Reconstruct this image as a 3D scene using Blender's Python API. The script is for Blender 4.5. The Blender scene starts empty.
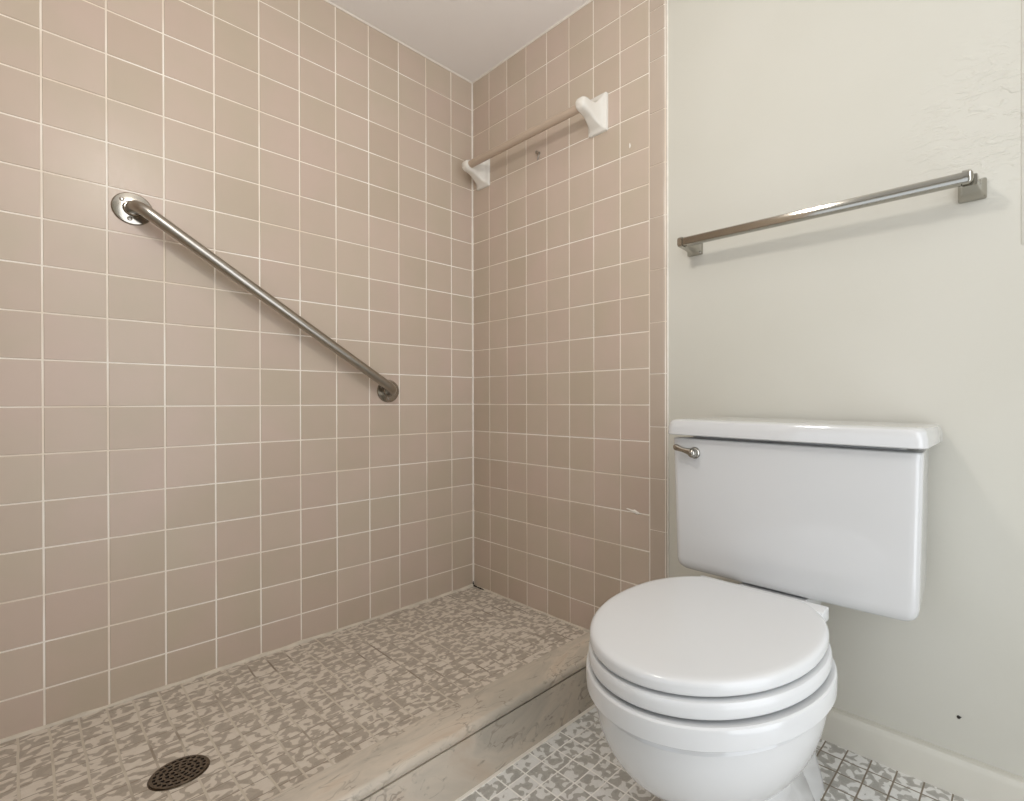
import bpy, bmesh, math, random
from mathutils import Vector, Matrix

random.seed(7)
PI = math.pi
scn = bpy.context.scene
COL = scn.collection

# ------------------------------------------------------------------ helpers
def link(name, me, mats, parent=None):
    o = bpy.data.objects.new(name, me)
    COL.objects.link(o)
    for m in (mats if isinstance(mats, (list, tuple)) else [mats]):
        me.materials.append(m)
    if parent is not None:
        o.parent = parent
        if parent.parent is None: o.matrix_parent_inverse = Matrix.Translation(-parent.location)
    return o

class MB:
    """collects vertices and faces of one mesh"""
    def __init__(s):
        s.v, s.f, s.mi = [], [], []
    def add(s, vs, fs, mi=0):
        b = len(s.v)
        s.v += [tuple(p) for p in vs]
        for f in fs:
            s.f.append([b + i for i in f]); s.mi.append(mi)
    def bm(s, bm, mi=0):
        bm.verts.index_update()
        s.add([v.co.copy() for v in bm.verts], [[v.index for v in f.verts] for f in bm.faces], mi)
        bm.free()
    def box(s, lo, hi, bev=0.0, seg=3, mi=0):
        bm = bmesh.new()
        bmesh.ops.create_cube(bm, size=1)
        for v in bm.verts:
            v.co = Vector([lo[i] + (v.co[i] + .5) * (hi[i] - lo[i]) for i in range(3)])
        if bev > 0:
            bmesh.ops.bevel(bm, geom=bm.edges[:], offset=bev, segments=seg, profile=.5, affect='EDGES')
        s.bm(bm, mi)
    def loft(s, rings, cap0=True, cap1=True, mi=0, closed=True):
        n = len(rings[0]); vs = []
        for r in rings: vs += r
        fs = []
        for k in range(len(rings) - 1):
            for i in range(n if closed else n - 1):
                j = (i + 1) % n
                fs.append([k*n+i, k*n+j, (k+1)*n+j, (k+1)*n+i])
        if cap0: fs.append(list(range(n))[::-1])
        if cap1: fs.append([(len(rings)-1)*n + i for i in range(n)])
        s.add(vs, fs, mi)
    def tube(s, path, r, n=20, cap=True, mi=0):
        path = [Vector(p) for p in path]
        rs = r if isinstance(r, (list, tuple)) else [r] * len(path)
        rings = []
        t0 = (path[1] - path[0]).normalized()
        up = Vector((0, 0, 1)) if abs(t0.z) < .9 else Vector((1, 0, 0))
        a = t0.cross(up).normalized()
        for i, p in enumerate(path):
            if i == 0: t = t0
            elif i == len(path) - 1: t = (path[i] - path[i-1]).normalized()
            else: t = ((path[i+1] - p).normalized() + (p - path[i-1]).normalized()).normalized()
            a = (a - t * a.dot(t)).normalized()
            b = t.cross(a)
            rings.append([p + (a * math.cos(2*PI*k/n) + b * math.sin(2*PI*k/n)) * rs[i] for k in range(n)])
        s.loft(rings, cap, cap, mi)
    def lathe(s, prof, center, axis='z', n=40, mi=0):
        """prof: list of (radius, height along axis)"""
        c = Vector(center); rings = []
        for (r, h) in prof:
            ring = []
            for k in range(n):
                u, v = r*math.cos(2*PI*k/n), r*math.sin(2*PI*k/n)
                if axis == 'z': ring.append(c + Vector((u, v, h)))
                elif axis == 'x': ring.append(c + Vector((h, u, v)))
                else: ring.append(c + Vector((v, h, u)))
            rings.append(ring)
        s.loft(rings, True, True, mi)
    def build(s, name, mats, parent=None, smooth=True, angle=35):
        me = bpy.data.meshes.new(name)
        me.from_pydata(s.v, [], s.f)
        me.validate()
        bm = bmesh.new(); bm.from_mesh(me)
        bmesh.ops.recalc_face_normals(bm, faces=bm.faces[:]); bm.to_mesh(me); bm.free()
        if len(s.mi) == len(me.polygons):
            for p, m in zip(me.polygons, s.mi): p.material_index = m
        if smooth:
            for p in me.polygons: p.use_smooth = True
            me.set_sharp_from_angle(angle=math.radians(angle))
        me.update()
        return link(name, me, mats, parent)

def thing(name, loc, label, cat, group=None):
    o = bpy.data.objects.new(name, None); COL.objects.link(o)
    o.location = loc; o.empty_display_size = .05
    o['label'] = label; o['category'] = cat
    if group: o['group'] = group
    return o
def tag(o, label, cat, group=None):
    o['label'] = label; o['category'] = cat
    if group: o['group'] = group
    return o
def struct(o):
    o['kind'] = 'structure'; return o

# ------------------------------------------------------------------ materials
def s2l(c):
    return tuple(((x/255)/12.92 if x/255 <= .04045 else ((x/255+.055)/1.055)**2.4) for x in c) + (1,)

class NT:
    def __init__(s, name):
        s.m = bpy.data.materials.new(name); s.m.use_nodes = True
        s.t = s.m.node_tree; s.n = s.t.nodes; s.l = s.t.links
        s.b = s.n['Principled BSDF']
    def node(s, typ, **kw):
        nd = s.n.new(typ)
        for k, v in kw.items(): setattr(nd, k, v)
        return nd
    def put(s, sock, val):
        if hasattr(val, 'is_output'): s.l.new(val, sock)
        else: sock.default_value = val
    def math(s, op, a, b=0.0, c=0.0, clamp=False):
        nd = s.node('ShaderNodeMath', operation=op, use_clamp=clamp)
        s.put(nd.inputs[0], a); s.put(nd.inputs[1], b); s.put(nd.inputs[2], c)
        return nd.outputs[0]
    def mix(s, f, a, b, blend='MIX'):
        nd = s.node('ShaderNodeMix', data_type='RGBA', blend_type=blend)
        s.put(nd.inputs['Factor'], f); s.put(nd.inputs[6], a); s.put(nd.inputs[7], b)
        return nd.outputs[2]
    def pos(s):
        return s.node('ShaderNodeNewGeometry').outputs['Position']
    def noise(s, vec, scale, detail=2, rough=.5, dist=0.0):
        nd = s.node('ShaderNodeTexNoise')
        s.put(nd.inputs['Vector'], vec); nd.inputs['Scale'].default_value = scale
        nd.inputs['Detail'].default_value = detail; nd.inputs['Roughness'].default_value = rough
        nd.inputs['Distortion'].default_value = dist
        return nd.outputs[0]
    def ramp(s, fac, stops, interp='LINEAR'):
        nd = s.node('ShaderNodeValToRGB'); s.put(nd.inputs[0], fac)
        cr = nd.color_ramp; cr.interpolation = interp
        while len(cr.elements) < len(stops): cr.elements.new(.5)
        for e, (p, c) in zip(cr.elements, stops):
            e.position = p; e.color = c if len(c) == 4 else tuple(c) + (1,)
        return nd.outputs[0]
    def smooth(s, v, a, b):
        nd = s.node('ShaderNodeMapRange', interpolation_type='SMOOTHSTEP')
        s.put(nd.inputs[0], v); nd.inputs[1].default_value = a; nd.inputs[2].default_value = b
        nd.inputs[3].default_value = 0; nd.inputs[4].default_value = 1
        return nd.outputs[0]
    def bump(s, h, strength, dist=.001):
        nd = s.node('ShaderNodeBump'); s.put(nd.inputs['Height'], h)
        nd.inputs['Strength'].default_value = strength; nd.inputs['Distance'].default_value = dist
        s.l.new(nd.outputs[0], s.b.inputs['Normal'])
    def set(s, **kw):
        for k, v in kw.items():
            s.put(s.b.inputs[k.replace('_', ' ')], v)
        return s.m

def simple(name, rgb, rough=.4, metal=0.0, var=.0, scale=30, **kw):
    t = NT(name)
    c = s2l(rgb)
    if var > 0:
        n = t.noise(t.pos(), scale, 3)
        lo = tuple(x*(1-var) for x in c[:3]) + (1,); hi = tuple(min(1, x*(1+var)) for x in c[:3]) + (1,)
        t.set(Base_Color=t.ramp(n, [(.3, lo), (.7, hi)]))
    else: t.set(Base_Color=c)
    t.set(Roughness=rough, Metallic=metal, **kw)
    return t.m

P = 0.1095          # wall tile pitch
ROW0 = 0.7745       # a horizontal joint
A0 = 0.1002         # first vertical joint on the left wall, from the corner
B0 = 0.1102         # first vertical joint on the back wall
CEIL = 2.0905
SHZ = 0.027         # shower floor
CURB_IN, CURB_OUT, CURB_TOP = 0.785, 0.8805, 0.1325

def tile_mat(name, axis, o_u):
    t = NT(name); p = t.pos()
    sep = t.node('ShaderNodeSeparateXYZ'); t.l.new(p, sep.inputs[0])
    u = t.math('FLOOR', t.math('DIVIDE', t.math('SUBTRACT', sep.outputs[axis], o_u), P))
    w = t.math('FLOOR', t.math('DIVIDE', t.math('SUBTRACT', sep.outputs[2], ROW0), P))
    cb = t.node('ShaderNodeCombineXYZ'); t.l.new(u, cb.inputs[0]); t.l.new(w, cb.inputs[1])
    wn = t.node('ShaderNodeTexWhiteNoise', noise_dimensions='3D'); t.l.new(cb.outputs[0], wn.inputs[0])
    base = t.ramp(wn.outputs[0], [(0, s2l((190, 174, 156))), (.35, s2l((201, 187, 170))), (.7, s2l((199, 181, 167))), (1, s2l((206, 190, 175)))])
    cloud = t.noise(p, 5.5, 3, .55)
    tint = t.ramp(cloud, [(.38, s2l((195, 182, 163))), (.62, s2l((204, 184, 171)))])
    c = t.mix(.45, base, tint)
    sc = t.noise(p, 130, 2)
    t.bump(t.noise(p, 28, 2), .12, .002)
    return t.set(Base_Color=c, Roughness=t.ramp(sc, [(.3, (.30,)*3), (.8, (.40,)*3)]), Specular_IOR_Level=.45)

M = {}
M['tileA'] = tile_mat('beige_tile_left', 1, -A0)
M['tileB'] = tile_mat('beige_tile_back', 0, B0)
M['tileN'] = simple('beige_bullnose_tile', (192, 177, 162), .33, var=.03, scale=9)

def grout_mat():
    t = NT('wall_grout'); p = t.pos()
    n = t.noise(p, 4, 3); 
    t.set(Base_Color=t.ramp(n, [(.36, s2l((234, 222, 206))), (.6, s2l((252, 247, 238)))]), Roughness=.75)
    return t.m
M['grout'] = grout_mat()

def paint_mat():
    t = NT('cream_wall_paint'); p = t.pos()
    n = t.noise(p, 2.2, 2)
    c = t.ramp(n, [(.35, s2l((207, 205, 194))), (.65, s2l((211, 209, 199)))])
    # skim-coat patch near the upper right corner
    vm = t.node('ShaderNodeVectorMath', operation='DISTANCE'); t.l.new(p, vm.inputs[0]); vm.inputs[1].default_value = (1.70, 0, 1.34)
    patch = t.math('SUBTRACT', 1, t.smooth(vm.outputs['Value'], .06, .22))
    mp = t.node('ShaderNodeMapping'); t.l.new(p, mp.inputs[0]); mp.inputs['Scale'].default_value = (1, 1, 2.6); mp.inputs['Rotation'].default_value = (0, .35, 0)
    rough = t.ramp(t.noise(mp.outputs[0], 26, 3, .6, .6), [(.5, (0,)*3), (.62, (1,)*3)])
    h = t.math('ADD', t.math('MULTIPLY', rough, patch), t.math('MULTIPLY', t.noise(p, 160, 2), .10))
    t.bump(h, .55, .0022)
    t.set(Base_Color=c, Roughness=.55, Specular_IOR_Level=.3)
    return t.m
M['paint'] = paint_mat()
M['ceil'] = simple('ceiling_paint', (247, 244, 241), .8, var=.01, scale=3)
M['white_trim'] = simple('baseboard_paint', (214, 211, 200), .42, var=.02, scale=14)
M['caulk'] = simple('white_caulk', (236, 230, 220), .5, var=.06, scale=35)
M['dirty_caulk'] = simple('aged_caulk', (214, 205, 190), .6, var=.12, scale=22)
M['porcelain'] = simple('white_porcelain', (212, 213, 213), .09, Coat_Weight=.3, Coat_Roughness=.04)
M['seat'] = simple('white_seat_plastic', (214, 215, 215), .16)
M['ceramic'] = simple('white_ceramic', (232, 229, 221), .14)
M['chrome'] = simple('chrome', (172, 169, 161), .10, 1.0)
M['polished'] = simple('polished_flange_steel', (165, 160, 151), .14, 1.0)
M['steel'] = simple('brushed_steel', (168, 163, 155), .28, 1.0, var=.05, scale=60)
M['drain'] = simple('drain_metal', (120, 110, 98), .32, 1.0, var=.2, scale=120)
M['dark'] = simple('dark_hole', (22, 19, 17), .8)
M['tan'] = simple('tan_plastic', (190, 172, 154), .28, var=.02, scale=20, Transmission_Weight=.0)
M['screw'] = simple('screw_steel', (170, 165, 158), .25, 1.0)
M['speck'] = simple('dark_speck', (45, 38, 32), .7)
M['fleck'] = simple('white_fleck', (245, 242, 235), .6)

def mosaic(name, pitch, ox, oy, cols, grout, dirt, gwx, gwy, shift=None, nscale=62, thr=(.44, .5, .6), aniso=(1, 1), gx=None):
    t = NT(name); p = t.pos()
    sep = t.node('ShaderNodeSeparateXYZ'); t.l.new(p, sep.inputs[0])
    x = sep.outputs[0]; y = sep.outputs[1]
    if shift:   # second sheet of tiles, laid a little off the first
        x = t.math('SUBTRACT', x, t.math('MULTIPLY', t.math('GREATER_THAN', x, shift[0]), shift[1]))
    wob = t.math('MULTIPLY', t.math('SUBTRACT', t.noise(p, 9, 1), .5), .006)
    u = t.math('DIVIDE', t.math('SUBTRACT', t.math('ADD', x, wob), ox), pitch)
    v = t.math('DIVIDE', t.math('SUBTRACT', t.math('ADD', y, wob), oy), pitch)
    def edge(q):     # metres from the nearest joint
        f = t.math('FRACT', q)
        return t.math('MULTIPLY', t.math('MINIMUM', f, t.math('SUBTRACT', 1, f)), pitch)
    gu = t.math('SUBTRACT', 1, t.smooth(edge(u), gwx*.5, gwx*.5+.0009))
    gv = t.math('SUBTRACT', 1, t.smooth(edge(v), gwy*.5, gwy*.5+.0009))
    g = t.math('MAXIMUM', gu, gv)
    cb = t.node('ShaderNodeCombineXYZ'); t.l.new(t.math('FLOOR', u), cb.inputs[0]); t.l.new(t.math('FLOOR', v), cb.inputs[1])
    wn = t.node('ShaderNodeTexWhiteNoise', noise_dimensions='3D'); t.l.new(cb.outputs[0], wn.inputs[0])
    sc = t.node('ShaderNodeVectorMath', operation='SCALE'); t.l.new(wn.outputs['Color'], sc.inputs[0]); sc.inputs['Scale'].default_value = 3.0
    ad = t.node('ShaderNodeVectorMath', operation='ADD'); t.l.new(p, ad.inputs[0]); t.l.new(sc.outputs[0], ad.inputs[1])
    mp = t.node('ShaderNodeMapping'); t.l.new(ad.outputs[0], mp.inputs[0]); mp.inputs['Scale'].default_value = (aniso[0], aniso[1], 1)
    n = t.noise(mp.outputs[0], nscale, .7, .5, .45)
    blob = t.ramp(n, [(thr[0], s2l(cols[0])), (thr[0]+.02, s2l(cols[1])), (thr[1], s2l(cols[1])), (thr[1]+.018, s2l(cols[2])), (thr[2]+.1, s2l(cols[3]))])
    fine = t.noise(p, 300, 2)
    blob = t.mix(.14, blob, t.ramp(fine, [(.3, s2l(cols[1])), (.7, s2l(cols[3]))]))
    dn = t.noise(p, 5, 3)
    if dirt == 'baseboard':
        df = t.smooth(t.math('ADD', y, t.math('MULTIPLY', t.math('SUBTRACT', dn, .5), .25)), -.42, -.20)
    else:
        df = t.smooth(dn, .50, .70)
    gc = t.mix(df, s2l(grout[0]), s2l(grout[1]))
    c = t.mix(g, blob, gc) if gx is None else t.mix(gv, t.mix(gu, blob, s2l(gx)), gc)
    t.bump(t.math('SUBTRACT', 1, g), .5, .0012)
    return t.set(Base_Color=c, Roughness=.42, Specular_IOR_Level=.4)

M['shower_mosaic'] = mosaic('shower_floor_mosaic', .0482, .027, -1.2365,
    [(170, 160, 147), (180, 170, 157), (220, 211, 198), (227, 219, 207)], [(211, 202, 187), (142, 129, 114)], 'noise', .0012, .0034, thr=(.38, .50, .6), nscale=58, aniso=(1, .82), gx=(150, 137, 121))
M['room_mosaic'] = mosaic('room_floor_mosaic', .0482, .977, -.5345,
    [(164, 161, 154), (175, 172, 165), (226, 225, 221), (233, 232, 229)], [(246, 244, 238), (132, 120, 104)], 'baseboard', .0022, .0022, shift=(1.24, .0132), thr=(.38, .498, .6), nscale=58)

def marble():
    t = NT('veined_marble'); p = t.pos()
    mp = t.node('ShaderNodeMapping'); t.l.new(p, mp.inputs[0])
    mp.inputs['Rotation'].default_value = (.2, .1, .5); mp.inputs['Scale'].default_value = (2.6, 1, 1.6)
    n1 = t.noise(mp.outputs[0], 5, 4, .6, 1.2)
    n2 = t.noise(mp.outputs[0], 17, 5, .62, 1.6)
    base = t.ramp(n1, [(.3, s2l((178, 170, 157))), (.55, s2l((202, 190, 174))), (.75, s2l((192, 173, 153)))])
    vein = t.ramp(n2, [(.30, (1,)*3), (.40, (0,)*3)])
    ridge = t.math('SUBTRACT', 1, t.smooth(t.math('ABSOLUTE', t.math('SUBTRACT', t.noise(mp.outputs[0], 8, 3, .55, 1.8), .5)), .0, .03))
    msk = t.smooth(t.noise(p, 9, 2), .48, .62)
    c = t.mix(t.math('MULTIPLY', vein, .55), base, s2l((118, 112, 99)))
    c = t.mix(t.math('MULTIPLY', t.math('MULTIPLY', ridge, msk), .6), c, s2l((118, 104, 92)))
    return t.set(Base_Color=c, Roughness=.30)
M['marble'] = marble()

# ------------------------------------------------------------------ walls
def tile_field(mb, us, zs, to3, gw=.0036, th=.0016, ch=.0008, mi=0):
    """one raised, chamfered tile per cell; to3(u, z, h) -> point, h metres out of the wall"""
    for i in range(len(us) - 1):
        for k in range(len(zs) - 1):
            a, b, c, d = us[i] + gw/2, us[i+1] - gw/2, zs[k] + gw/2, zs[k+1] - gw/2
            if b - a < .004 or d - c < .004: continue
            j = [random.uniform(-.00022, .00022) for _ in range(4)]
            lo = [to3(a, c, 0), to3(b, c, 0), to3(b, d, 0), to3(a, d, 0)]
            hi = [to3(a+ch, c+ch, th+j[0]), to3(b-ch, c+ch, th+j[1]), to3(b-ch, d-ch, th+j[2]), to3(a+ch, d-ch, th+j[3])]
            mb.add(lo + hi, [[4, 5, 6, 7], [0, 1, 5, 4], [1, 2, 6, 5], [2, 3, 7, 6], [3, 0, 4, 7]], mi)

zs = [ROW0 + P*k for k in range(-7, 13)]
zs = [SHZ + .002] + [z for z in zs if SHZ + .03 < z < CEIL - .02] + [CEIL - .001]
SH_END = -1.56
# left wall: all tile
mb = MB()
us = [0.002] + [A0 + P*i for i in range(0, 14)]
us = [u for u in us if u < -SH_END]
us = [-u for u in us][::-1]
tile_field(mb, us, zs, lambda u, z, h: (h - .0016, u, z), mi=0)
mb.box((-.10, -2.72, -.06), (-.0016, .10, CEIL), mi=1)
struct(mb.build('wall_left', [M['tileA'], M['grout']], smooth=False))
# back wall: tile in the shower, cream paint beside it
mb = MB()
us = [0.002] + [B0 + P*i for i in range(8)]
tile_field(mb, us, zs, lambda u, z, h: (u, -(h - .0016), z), mi=0)
mb.box((0, .0016, -.06), (B0 + P*7 + .0562, .0090, CEIL), mi=1)
bz = [SHZ+.002, .096, .2505, .404, .557, .710, .866, 1.017, 1.172, 1.326, 1.479, 1.634, 1.788, 1.867, 1.935, CEIL-.001]
ub, ue = B0 + P*7 + .0013, .9353
for k in range(len(bz) - 1):     # bullnose pieces with a rounded outer edge
    a, b = bz[k] + .0013, bz[k+1] - .0013
    prof = [(ub, .0016), (ub + .001, 0), (ue - .013, 0), (ue - .008, .0005), (ue - .004, .0018), (ue - .0012, .0040), (ue, .0075), (ue, .0095)]
    ra = [(x, y, a) for x, y in prof]; rb = [(x, y, b) for x, y in prof]
    n = len(prof)
    mb.add(ra + rb, [[i, i+1, n+i+1, n+i] for i in range(n-1)] + [list(range(n))[::-1], [n+i for i in range(n)]], 2)
mb.box((-.10, .0090, -.06), (2.36, .12, CEIL), mi=3)
struct(mb.build('wall_back', [M['tileB'], M['grout'], M['tileN'], M['paint']], smooth=False))
# the rest of the room, behind the camera
dy0, dy1, dz1 = -1.20, -.40, 2.00      # unseen doorway in the right wall, added and placed to let fill light in
wx0, wx1, wz0, wz1 = .50, 2.15, .55, 1.95  # unseen window opening, added and sized to let soft fill in
mb = MB()
mb.box((2.30, dy1, -.06), (2.36, .009, CEIL)); mb.box((2.30, -2.72, -.06), (2.36, dy0, CEIL)); mb.box((2.30, dy0, dz1), (2.36, dy1, CEIL))
struct(mb.build('wall_right', M['paint'], smooth=False))
mb = MB()
mb.box((0, -2.72, -.06), (wx0, -2.60, CEIL)); mb.box((wx1, -2.72, -.06), (2.30, -2.60, CEIL))
mb.box((wx0, -2.72, -.06), (wx1, -2.60, wz0)); mb.box((wx0, -2.72, wz1), (wx1, -2.60, CEIL))
struct(mb.build('wall_front', M['paint'], smooth=False))
mb = MB()  # frame of the unseen window added for the fill light
for lo, hi in (((wx0, -2.70, wz0), (wx0+.04, -2.66, wz1)), ((wx1-.04, -2.70, wz0), (wx1, -2.66, wz1)), ((wx0, -2.70, wz0), (wx1, -2.66, wz0+.04)),
               ((wx0, -2.70, wz1-.04), (wx1, -2.66, wz1)), ((wx0, -2.70, 1.23), (wx1, -2.66, 1.27))):
    mb.box(lo, hi)
struct(mb.build('window_fill_frame', M['white_trim'], smooth=False))
mb = MB()   # tiled partition closing the near end of the shower
mb.box((0, SH_END - .08, -.06), (CURB_OUT, SH_END, CEIL))
struct(mb.build('wall_near', M['tileN'], smooth=False))
mb = MB(); mb.box((-.10, -2.72, CEIL), (2.36, .12, CEIL + .08)); struct(mb.build('ceiling', M['ceil'], smooth=False))

# ------------------------------------------------------------------ floors
mb = MB()
mb.box((CURB_OUT - .004, -2.60, -.06), (2.30, .009, 0)); mb.box((0, -2.60, -.06), (CURB_OUT - .004, SH_END - .08, 0))
struct(mb.build('floor', M['room_mosaic'], smooth=False))
DX, DY = .402, -1.017
def shz(x, y):
    d = math.hypot(x - DX, y - DY)
    e = min(x, CURB_IN - x, -y, y - SH_END)
    k = max(0, 1 - d / .55)
    return SHZ - .010 * k * k * (3 - 2*k) * min(1, max(0, e) / .10)
mb = MB(); nx, ny = 40, 78
vs = [(CURB_IN*(i/nx), SH_END*(j/ny), shz(CURB_IN*i/nx, SH_END*j/ny)) for j in range(ny+1) for i in range(nx+1)]
fs = []
for j in range(ny):
    for i in range(nx):
        a = j*(nx+1)+i
        fs.append([a, a+1, a+nx+2, a+nx+1])
mb.add(vs, fs); 
mb.box((0, SH_END, -.06), (CURB_IN, 0, .0005))
struct(mb.build('floor_shower', M['shower_mosaic']))

# ------------------------------------------------------------------ caulk and trim
def bead(name, pts, w, mat, jit=.25, n=8):
    """soft quarter-round bead along a polyline; half of it sits inside the corner"""
    mb = MB(); pts = [Vector(p) for p in pts]; path, rs = [], []
    for a, b in zip(pts[:-1], pts[1:]):
        k = max(2, int((b-a).length / .02))
        for i in range(k): path.append(a.lerp(b, i/k))
    path.append(pts[-1])
    for _ in path: rs.append(w * (1 + random.uniform(-jit, jit)))
    rs = [(rs[max(0, i-1)] + 2*rs[i] + rs[min(len(rs)-1, i+1)]) / 4 for i in range(len(rs))]
    mb.tube(path, rs, n)
    return struct(mb.build(name, mat))
bead('trim_1', [(0, 0, SHZ), (0, 0, CEIL)], .0046, M['caulk'], .2)
bead('trim_2', [(.001, -.005, SHZ + .001), (.001, SH_END + .004, SHZ + .001)], .0062, M['dirty_caulk'], .5)
bead('trim_3', [(.03, -.001, SHZ + .001), (CURB_IN - .01, -.001, SHZ + .001)], .0050, M['dirty_caulk'], .35)
bead('trim_4', [(.001, 0, CEIL), (.001, SH_END, CEIL)], .0042, M['caulk'], .2)
bead('trim_5', [(0, -.001, CEIL), (.935, -.001, CEIL)], .0042, M['caulk'], .2)
bead('trim_6', [(.9362, .0075, .14), (.9362, .0075, CEIL)], .0028, M['caulk'], .2)
mb = MB(); mb.box((CURB_OUT - .001, SH_END, -.002), (CURB_OUT + .0085, .008, .0018), .0008, 2)
struct(mb.build('trim_7', M['caulk']))
mb = MB(); mb.box((1.7195, .0074, 1.08), (1.80, .0095, CEIL), .0007, 2)
struct(mb.build('trim_8', M['paint']))
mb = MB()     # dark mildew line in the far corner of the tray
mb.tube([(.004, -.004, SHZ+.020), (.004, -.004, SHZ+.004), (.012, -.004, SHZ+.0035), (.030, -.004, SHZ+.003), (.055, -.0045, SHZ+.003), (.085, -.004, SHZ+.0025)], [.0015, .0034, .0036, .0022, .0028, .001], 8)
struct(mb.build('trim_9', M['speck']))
# baseboard
mb = MB(); BB = .073
prof = [(.009, 0), (-.012, 0), (-.012, BB-.014), (-.0105, BB-.007), (-.006, BB-.0015), (0, BB), (.009, BB)]
n = len(prof)
ra = [(CURB_OUT + .001, y, z) for y, z in prof]; rb = [(2.299, y, z) for y, z in prof]
mb.add(ra + rb, [[i, (i+1) % n, n+(i+1) % n, n+i] for i in range(n)] + [list(range(n))[::-1], [n+i for i in range(n)]])
struct(mb.build('baseboard_back', M['white_trim']))

# ------------------------------------------------------------------ marble curb
curb = thing('marble_curb', (CURB_OUT - .05, -.78, 0), 'veined beige-grey marble curb edging the raised shower floor', 'curb')
mb = MB()
x0, x1, z0, z1 = CURB_IN, CURB_OUT + .0025, CURB_TOP - .024, CURB_TOP
pr = [(x0, z0), (x1 - .010, z0)]
for k in range(9):
    a = -PI/2 + PI*k/8
    pr.append((x1 - .010 + .010*math.cos(a), (z0+z1)/2 + .012*math.sin(a)))
pr += [(x0 + .003, z1), (x0, z1 - .003)]
mb.loft([[(x, y, z) for x, z in pr] for y in (-.0005, SH_END + .0005)])
mb.build('cap', M['marble'], curb)
mb = MB(); mb.box((CURB_IN + .004, SH_END + .0005, -.02), (CURB_OUT, -.0005, z0))
r = mb.build('riser', M['marble'], curb); r['label'] = 'grey marble riser'

# ------------------------------------------------------------------ floor drain
dz = shz(DX, DY)
dr = thing('floor_drain', (DX, DY, dz), 'round dark metal perforated drain set in the shower floor', 'drain')
def strainer():
    cu = bpy.data.curves.new('strainer', 'CURVE'); cu.dimensions = '2D'; cu.fill_mode = 'BOTH'; cu.extrude = .0012; cu.bevel_depth = .0004
    def circ(cx, cy, rx, ry, rot=0, n=20):
        sp = cu.splines.new('POLY'); sp.points.add(n-1); sp.use_cyclic_u = True
        for i in range(n):
            a = 2*PI*i/n; u, v = rx*math.cos(a), ry*math.sin(a)
            sp.points[i].co = (cx + u*math.cos(rot) - v*math.sin(rot), cy + u*math.sin(rot) + v*math.cos(rot), 0, 1)
    circ(0, 0, .0480, .0480, 0, 64)
    for ring, cnt in ((.0405, 22), (.0305, 16), (.0205, 11), (.0108, 6)):
        for i in range(cnt):
            a = 2*PI*(i + .3*ring*100)/cnt
            circ(ring*math.cos(a), ring*math.sin(a), .0047, .0035, a + PI/2, 12)
    circ(0, 0, .003, .003, 0, 10)
    ob = bpy.data.objects.new('tmp', cu); COL.objects.link(ob)
    dg = bpy.context.evaluated_depsgraph_get()
    me = bpy.data.meshes.new_from_object(ob.evaluated_get(dg))
    bpy.data.objects.remove(ob); bpy.data.curves.remove(cu)
    me.name = 'strainer'; me.materials.clear()
    me.transform(Matrix.Translation((DX, DY, dz + .0022)))
    return me
link('strainer', strainer(), M['drain'], dr)
mb = MB(); mb.lathe([(.0475, -.0004), (.0485, .0010), (.0500, .0013), (.0508, .0004), (.0508, -.006), (.0475, -.006)], (DX, DY, dz), n=64)
mb.build('rim', M['drain'], dr)
mb = MB(); mb.lathe([(.0470, -.008), (.0470, .0009)], (DX, DY, dz), n=48)
mb.build('drain_body', M['dark'], dr)

# ------------------------------------------------------------------ grab bar
GA, GB = Vector((0, -1.0385, 1.2785)), Vector((0, -.3626, .8232))
gb = thing('grab_bar', (0, -.70, 1.05), 'brushed steel diagonal grab bar bolted to the left tile wall', 'grab bar')
dirv = (GB - GA).normalized(); so, br = .052, .030
def bend(c, sgn):
    pts = []
    for k in range(9):
        a = PI/2*k/8
        pts.append(c + Vector((so - br + br*math.sin(a), 0, 0)) + dirv*sgn*(br - br*math.cos(a)))
    return pts
path = [GA + Vector((.002, 0, 0))] + bend(GA, 1) + bend(GB, -1)[::-1] + [GB + Vector((.002, 0, 0))]
mb = MB(); mb.tube(path, .0152, 28); mb.build('bar', M['steel'], gb)
for c, rot in ((GA, 2.4), (GB, .5)):
    mb = MB(); mb.lathe([(.0405, 0), (.0405, .002), (.0385, .0042), (.034, .0050), (.020, .0058), (.0185, .010), (.0166, .012)], c, 'x', 48)
    fl = mb.build('flange', M['polished'], gb)
    for k in range(3):
        a = rot + 2*PI*k/3
        p = c + Vector((.0050, .0275*math.cos(a), .0275*math.sin(a)))
        mb = MB(); mb.lathe([(.0052, 0), (.0052, .0012), (.0038, .0026), (.0014, .0030), (.0012, .0018)], p, 'x', 16)
        mb.build('screw', M['screw'], fl)

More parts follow.
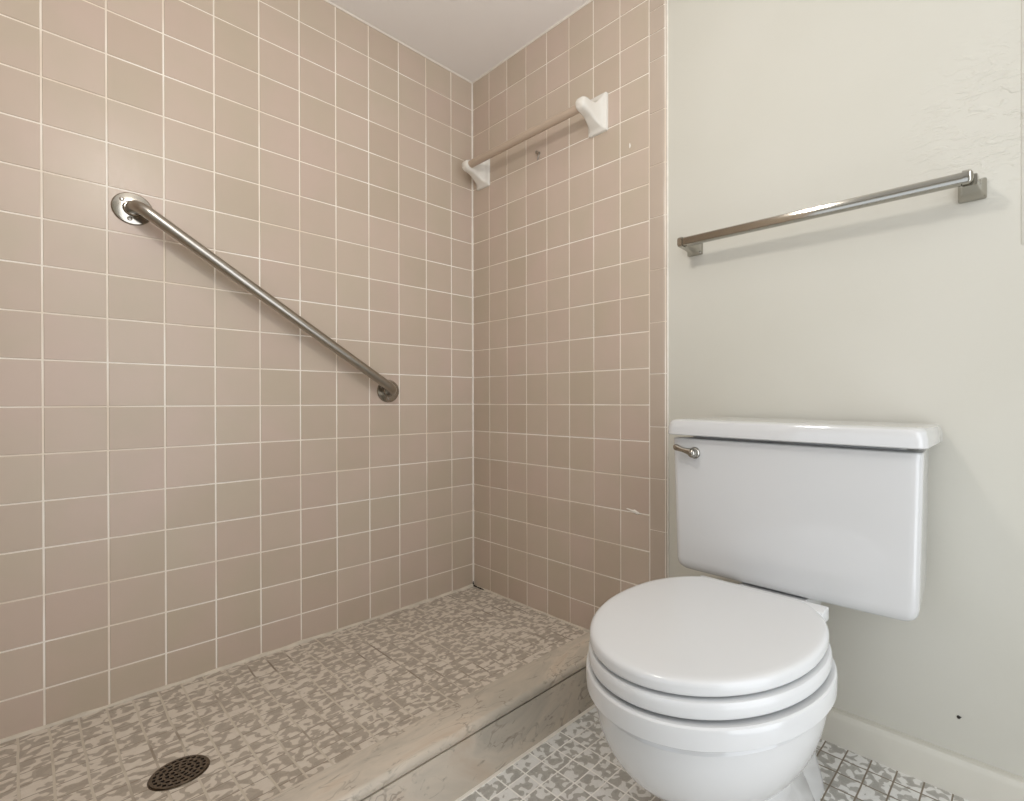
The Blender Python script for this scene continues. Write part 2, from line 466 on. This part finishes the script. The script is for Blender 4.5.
# ------------------------------------------------------------------ ceramic-bracket shower bar
BZ, BY = 1.703, -.076
sb = thing('towel_bar', (.38, 0, 1.70), 'tan plastic bar on two white ceramic brackets high on the tiled shower wall', 'towel bar')
def rrect(cx, cz, hw, hh, r, y, n=5):
    pts = []
    for qx, qz, a0 in ((1, 1, 0), (-1, 1, PI/2), (-1, -1, PI), (1, -1, 3*PI/2)):
        for k in range(n):
            a = a0 + PI/2*k/(n-1)
            pts.append((cx + qx*(hw - r) + r*math.cos(a), y, cz + qz*(hh - r) + r*math.sin(a)))
    return pts
def bracket(cx, dz):
    mb = MB()
    S = [(.0005, .0385, .0600, .004, 1.704), (-.008, .0385, .0600, .004, 1.704), (-.0105, .0365, .0580, .006, 1.704), (-.0115, .0300, .0530, .006, 1.704), (-.019, .0255, .0435, .007, 1.701),
         (-.028, .0225, .0355, .008, 1.697), (-.039, .0205, .0285, .009, 1.697), (-.050, .0195, .0245, .010, 1.701), (-.061, .0190, .0228, .011, 1.704), (-.074, .0190, .0222, .012, 1.706),
         (-.084, .0188, .0200, .012, 1.706), (-.091, .0175, .0160, .011, 1.706), (-.095, .0145, .0105, .008, 1.706)]
    mb.loft([rrect(cx, zc + dz, hw, hh, r, y) for y, hw, hh, r, zc in S])
    return mb.build('bracket', M['ceramic'], sb, angle=50)
bracket(.0775, -.005); bracket(.6815, 0)
mb = MB(); mb.tube([(.0775+.010, BY, BZ), (.6815-.010, BY, BZ)], .0135, 28); mb.build('bar', M['tan'], sb)
mb = MB()
mb.tube([(.0775+.0185, BY, BZ), (.0775+.0200, BY, BZ)], .0158, 24)
mb.build('socket_ring', M['ceramic'], sb)

# ------------------------------------------------------------------ chrome towel bar on the painted wall
tb = thing('towel_bar', (1.33, .009, 1.205), 'square chrome towel bar on the cream wall above the toilet tank', 'towel bar')
TL, TR, TY = Vector((1.0290, 0, 1.2110)), Vector((1.6375, 0, 1.2045)), -.060
def sq(p, h, r, along_y=False):
    return p
mb = MB()
def bar_ring(x, z, h, r, n=5):
    pts = []
    for qy, qz, a0 in ((1, 1, 0), (-1, 1, PI/2), (-1, -1, PI), (1, -1, 3*PI/2)):
        for k in range(n):
            a = a0 + PI/2*k/(n-1)
            pts.append((x, TY + qy*(h - r) + r*math.cos(a), z + qz*(h - r) + r*math.sin(a)))
    return pts
mb.loft([bar_ring(TL.x, TL.z, .0100, .0018), bar_ring(TR.x, TR.z, .0100, .0018)])
mb.build('bar', M['chrome'], tb)
for c, sg in ((TL, -1), (TR, 1)):
    mb = MB()
    cx = c.x + (.008 if sg > 0 else -.002)
    # square wall plate, sloping shoulder and neck
    S = [(.0088, .0230, .0200, .004), (.003, .0230, .0200, .004), (.000, .0215, .0185, .005), (-.008, .0170, .0140, .004), (-.022, .0145, .0120, .004), (-.046, .0130, .0110, .003), (-.058, .0125, .0105, .003)]
    mb.loft([rrect(cx, c.z - (.004 if sg > 0 else .001), hw, hh, r, y) for y, hw, hh, r in S])
    br_ = mb.build('bracket', M['chrome'], tb, angle=40)
    mb = MB()
    z = c.z
    S = [(0, .0122, .003), (.010, .0122, .003), (.0135, .0114, .0035), (.0160, .0088, .004), (.0172, .0050, .003)]
    mb.loft([bar_ring(c.x + sg*(u - .002), z, h, r) for u, h, r in S])
    mb.build('end_cap', M['chrome'], br_, angle=40)

# ------------------------------------------------------------------ toilet
TX, TY0 = 1.327, -.469
wc = thing('toilet', (TX, -.33, 0), 'white two-piece porcelain toilet with closed round lid', 'toilet')
def ell(w, a, b, z, y0=TY0, n=2.5, cut=None, N=96, cx=TX):
    pts = []
    for k in range(N):
        t = 2*PI*k/N; c, s = math.cos(t), math.sin(t)
        if s <= 0: x, y = w*c, a*s
        else:
            x = w*math.copysign(abs(c)**(2/n), c); y = b*abs(s)**(2/n)
        if cut is not None: y = min(y, cut - y0)
        pts.append((cx + x, y0 + y, z))
    return pts
mb = MB()
R_ = [(.118, .150, .27, .000, -.40), (.118, .150, .27, .012, -.40), (.112, .142, .26, .030, -.40), (.100, .126, .24, .065, -.40), (.096, .118, .22, .110, -.405), (.096, .116, .20, .150, -.415)]
for z in (.176, .186, .200, .218, .238, .262, .285, .308, .328):
    k = (1 - ((.336 - z)/.1785)**2.12)**(1/2.12)
    R_.append((.1785*k, .2205*k, .182*k, z, TY0 + (.05*(1 - k)**2)))
R_ += [(.1745, .2165, .180, .3345, TY0), (.1745, .2165, .180, .3400, -.469), (.1880, .2305, .188, .3405, -.469), (.1908, .2333, .191, .3428, -.469), (.1912, .2338, .191, .366, -.469), (.1902, .2328, .190, .3694, -.469), (.1875, .230, .188, .3714, -.469),
 (.150, .190, .150, .3714, -.469), (.138, .178, .140, .366, -.469), (.130, .170, .130, .330, -.469), (.100, .130, .100, .25, -.46), (.05, .06, .05, .21, -.44)]
mb.loft([ell(w, a, b, z, y0, 2.08) for w, a, b, z, y0 in R_])
# rear deck and trapway that carry the tank
def rbox(cx, hw, y0, y1, r, z, n=6):
    pts = []
    for qx, qy, a0 in ((1, 1, 0), (-1, 1, PI/2), (-1, -1, PI), (1, -1, 3*PI/2)):
        for k in range(n):
            a = a0 + PI/2*k/(n-1)
            yc, hy = (y0+y1)/2, (y1-y0)/2
            pts.append((cx + qx*(hw - r) + r*math.cos(a), yc + qy*(hy - r) + r*math.sin(a), z))
    return pts
mb.loft([rbox(TX, .094, -.36, -.13, .05, 0), rbox(TX, .090, -.36, -.13, .05, .02), rbox(TX, .078, -.38, -.13, .05, .06), rbox(TX, .074, -.40, -.13, .05, .20), rbox(TX, .074, -.40, -.11, .05, .29),
         rbox(TX, .074, -.40, -.10, .04, .335), rbox(TX, .074, -.40, -.095, .03, .365), rbox(TX, .074, -.39, -.095, .03, .379), rbox(TX, .070, -.385, -.10, .03, .389)])
mb.build('bowl', M['porcelain'], wc)
# seat ring
mb = MB()
so_ = lambda d, z: ell(.1850 - d, .2270 - d, .192 - d, z, TY0, 2.15, -.305 - d*.5, cx=TX - .003)
si_ = lambda d, z: ell(.112 + d, .150 + d, .110 + d, z, TY0, 2.2)
mb.loft([so_(.016, .3778), so_(.0012, .3775), so_(.0003, .3792), so_(0, .3830), so_(0, .3900), so_(.0008, .3945), so_(.0030, .3976), so_(.0070, .3988), so_(.016, .3990), si_(.010, .3985), si_(.003, .396), si_(0, .39), si_(.001, .380), si_(.006, .3758)], False, False)
n = 96
b0 = len(mb.v) - 14*n
mb.f += [[b0 + i, b0 + (i+1) % n, b0 + 13*n + (i+1) % n, b0 + 13*n + i] for i in range(n)]; mb.mi += [0]*n
mb.build('seat', M['seat'], wc)
# lid
mb = MB()
lo = lambda d, z: ell(.1812 - d, .2228 - d, .195 - d, z, TY0, 2.3, -.300 - d*.6, cx=TX - .006)
mb.loft([lo(.060, .4120), lo(.030, .4075), lo(.012, .4042), lo(.0012, .4040), lo(.0002, .4052), lo(0, .4075), lo(0, .4150), lo(.0010, .4188), lo(.0036, .4214), lo(.008, .4228), lo(.016, .4232), lo(.05, .4232), lo(.10, .4232), lo(.14, .4232)])
mb.build('lid', M['seat'], wc)
# hinge bar and posts behind the lid
mb = MB()
mb.box((1.2130, -.330, .3985), (1.465, -.296, .4218), .0025, 3)
for sx in (-1, 1): mb.box((TX + sx*.075 - .016, -.318, .378), (TX + sx*.075 + .016, -.292, .400), .002, 2)
mb.build('hinge', M['seat'], wc)
# tank
TKX = 1.3425
def tring(hwf, hwb, yf, yb, z, rf=.020, rb=.012, crown=.004, n=7):
    pts = []
    cor = [(-hwf, yf, rf), (hwf, yf, rf), (hwb, yb, rb), (-hwb, yb, rb)]
    for i, (x, y, r) in enumerate(cor):
        p = Vector((x, y)); a = Vector(cor[i-1][:2]); b = Vector(cor[(i+1) % 4][:2])
        u = (a - p).normalized(); v = (b - p).normalized()
        for k in range(n):
            s = k/(n-1)
            q = p + u*r*(1-s)**2 + v*r*s**2
            pts.append(q)
        # points along the front so that it can crown outwards
        if i == 0:
            for k in range(1, 12):
                s = k/12; xx = (-hwf + rf) + (2*hwf - 2*rf)*s
                pts.append(Vector((xx, yf - crown*(1 - (xx/hwf)**2))))
    # the cistern has settled a few millimetres towards its right end
    return [(TKX + q.x, q.y, z - .010*(q.x + .25)*max(0, min(1, (z - .39)/.31))) for q in pts]
YF, YB = -.219, -.014
mb = MB()
S = []
for z, d in ((.3905, .034), (.3915, .022), (.3945, .012), (.400, .0055), (.408, .0018), (.420, 0)):
    k = (z - .39)/.31
    S.append(tring(.2450 + .008*k - d, .230 + .004*k - d, YF + .004 - .004*k + d*.8, YB - d*.3, z))
for z in (.47, .53, .60, .66, .690):
    k = (z - .39)/.31
    S.append(tring(.2450 + .008*k, .230 + .004*k, YF + .004 - .004*k, YB, z))
S.append(tring(.2530, .234, YF, YB, .6975)); S.append(tring(.2516, .2325, YF + .0015, YB, .6995)); S.append(tring(.2468, .230, YF + .007, YB, .7005))
S.append(tring(.222, .206, YF + .034, YB - .016, .7010)); S.append(tring(.222, .206, YF + .034, YB - .016, .716))
mb.loft(S)
mb.build('tank', M['porcelain'], wc)
mb = MB()
L = [(.249, YF + .004, .7085), (.2585, YF - .0145, .7080), (.2600, YF - .016, .7100), (.2593, YF - .0153, .724), (.2570, YF - .0130, .7355), (.2540, YF - .0100, .7405), (.2480, YF - .004, .7430), (.236, YF + .008, .7438), (.15, YF + .07, .7440)]
mb.loft([tring(hw, hw - .002, yf, -.006 if z > .708 and hw > .24 else -.02, z, .024, .012, .004) for hw, yf, z in L])
mb.build('tank_lid', M['porcelain'], wc)
# flush lever
lev = MB()
c = Vector((1.1550, YF - .003, .6675))
lev.lathe([(.0135, .0045), (.0135, -.001), (.0125, -.003), (.0105, -.0045), (.0105, -.010), (.0100, -.014), (.0078, -.0185), (.0045, -.0205), (.001, -.021)], c, 'y', 28)
arm = []; rr = []
for k in range(11):
    s = k/10
    arm.append(c + Vector((-.004 - .041*s, -.013 - .004*math.sin(PI*s), .003 + .010*s)))
    rr.append(.0088 - .0026*math.sin(PI*min(1, s*1.2)) - .0012*s)
rr[-1] = .0052
lev.tube(arm, rr, 16)
h = lev.build('flush_handle', M['chrome'], wc, angle=50); h['label'] = 'small chrome flush lever'

# ------------------------------------------------------------------ small things left on the walls
mb = MB()
hk = Vector((.400, 0, 1.674))
mb.lathe([(.0065, .0015), (.0065, -.001), (.0045, -.002), (.0040, -.010), (.0060, -.012), (.0060, -.0145), (.002, -.016)], hk, 'y', 18)
mb.tube([hk + Vector((0, -.002, -.004)), hk + Vector((-.003, -.004, -.016)), hk + Vector((-.006, -.003, -.024))], [.0028, .003, .0018], 10)
tag(mb.build('screw_hook', M['steel']), 'tiny metal screw stub left in the tile below the tan shower bar', 'screw')
mb = MB()
c = Vector((.806, -.0008, 1.567))
mb.loft([[(c.x + .0022*s*math.cos(t), y, c.z + .0075*s*math.sin(t)*(1 + .25*math.cos(3*t))) for t in [2*PI*k/14 for k in range(14)]] for y, s in ((0, 1), (-.0012, .9), (-.0018, .5))])
tag(mb.build('paint_fleck', M['fleck']), 'white paint fleck on a beige tile right of the ceramic bracket', 'paint fleck')
mb = MB()
mb.tube([(.792, -.0005, .4545), (.803, -.0005, .453), (.813, -.0006, .451), (.822, -.0006, .4505), (.832, -.0005, .4465), (.842, -.0004, .446)], [.0015, .0022, .0026, .0052, .0045, .0012], 8)
tag(mb.build('grout_patch', M['fleck']), 'white blob of patching grout on a joint beside the toilet tank', 'grout')
mb = MB()
mb.lathe([(.0032, .010), (.0034, .0086), (.0028, .0070), (.001, .0062)], (1.624, 0, .147), 'y', 10)
mb.tube([(1.624, .0078, .147), (1.6285, .0078, .1490)], [.0016, .0008], 6)
tag(mb.build('nail_head', M['speck']), 'dark nail speck in the cream wall just above the baseboard', 'nail')

# ------------------------------------------------------------------ light
def area(name, loc, rot, sx, sy, power, col):
    l = bpy.data.lights.new(name, 'AREA'); l.shape = 'RECTANGLE'; l.size = sx; l.size_y = sy; l.energy = power; l.color = col
    o = bpy.data.objects.new(name, l); COL.objects.link(o); o.location = loc; o.rotation_euler = rot
    return o
def bulb(name, loc, power, col, r):
    l = bpy.data.lights.new(name, 'POINT'); l.energy = power; l.color = col; l.shadow_soft_size = r
    o = bpy.data.objects.new(name, l); COL.objects.link(o); o.location = loc
bulb('ceiling_lamp', (1.07, -.97, 1.68), 9.2, (1, .955, .895), .06)
bulb('fill_bulb', (2.12, -.80, 1.60), 1.5, (1, .965, .91), .12)  # unseen bulb added as fill to lift the ceiling and walls
area('window_fill', ((wx0+wx1)/2, -2.75, (wz0+wz1)/2), (math.radians(90), 0, 0), wx1-wx0, wz1-wz0, 3.5, (.96, .98, 1))  # soft fill added behind the unseen window opening
area('doorway_fill', (2.42, (dy0+dy1)/2, dz1/2), (math.radians(90), 0, math.radians(90)), dy1-dy0, dz1, 11, (.97, .98, 1))  # fill added behind the unseen doorway, aimed across at the shower wall
w = bpy.data.worlds.new('World'); scn.world = w; w.use_nodes = True
w.node_tree.nodes['Background'].inputs[0].default_value = (.80, .88, 1, 1)
w.node_tree.nodes['Background'].inputs[1].default_value = .8

# ------------------------------------------------------------------ camera
yaw, pitch, roll = -.71563, -.00355, -.0017
f = Vector((math.sin(yaw)*math.cos(pitch), math.cos(yaw)*math.cos(pitch), math.sin(pitch)))
r = Vector((math.cos(yaw), -math.sin(yaw), 0)); u = r.cross(f)
r2 = r*math.cos(roll) + u*math.sin(roll); u2 = -r*math.sin(roll) + u*math.cos(roll)
cam = bpy.data.cameras.new('Camera'); co = bpy.data.objects.new('Camera', cam); COL.objects.link(co)
mt = Matrix((r2, u2, -f)).transposed().to_4x4(); mt.translation = Vector((1.7357, -1.2401, .7855))
co.matrix_world = mt
cam.sensor_fit = 'HORIZONTAL'; cam.sensor_width = 36; cam.lens = 504.59/1024*36
cam.shift_x = -(593.765 - 512)/1024; cam.shift_y = (403.037 - 400.5)/1024
cam.clip_start = .02; cam.clip_end = 50
scn.camera = co
scn.view_settings.view_transform = 'Standard'; scn.view_settings.look = 'None'
scn.view_settings.gamma = 1; scn.view_settings.use_curve_mapping = False
scn.view_settings.exposure = 0.17
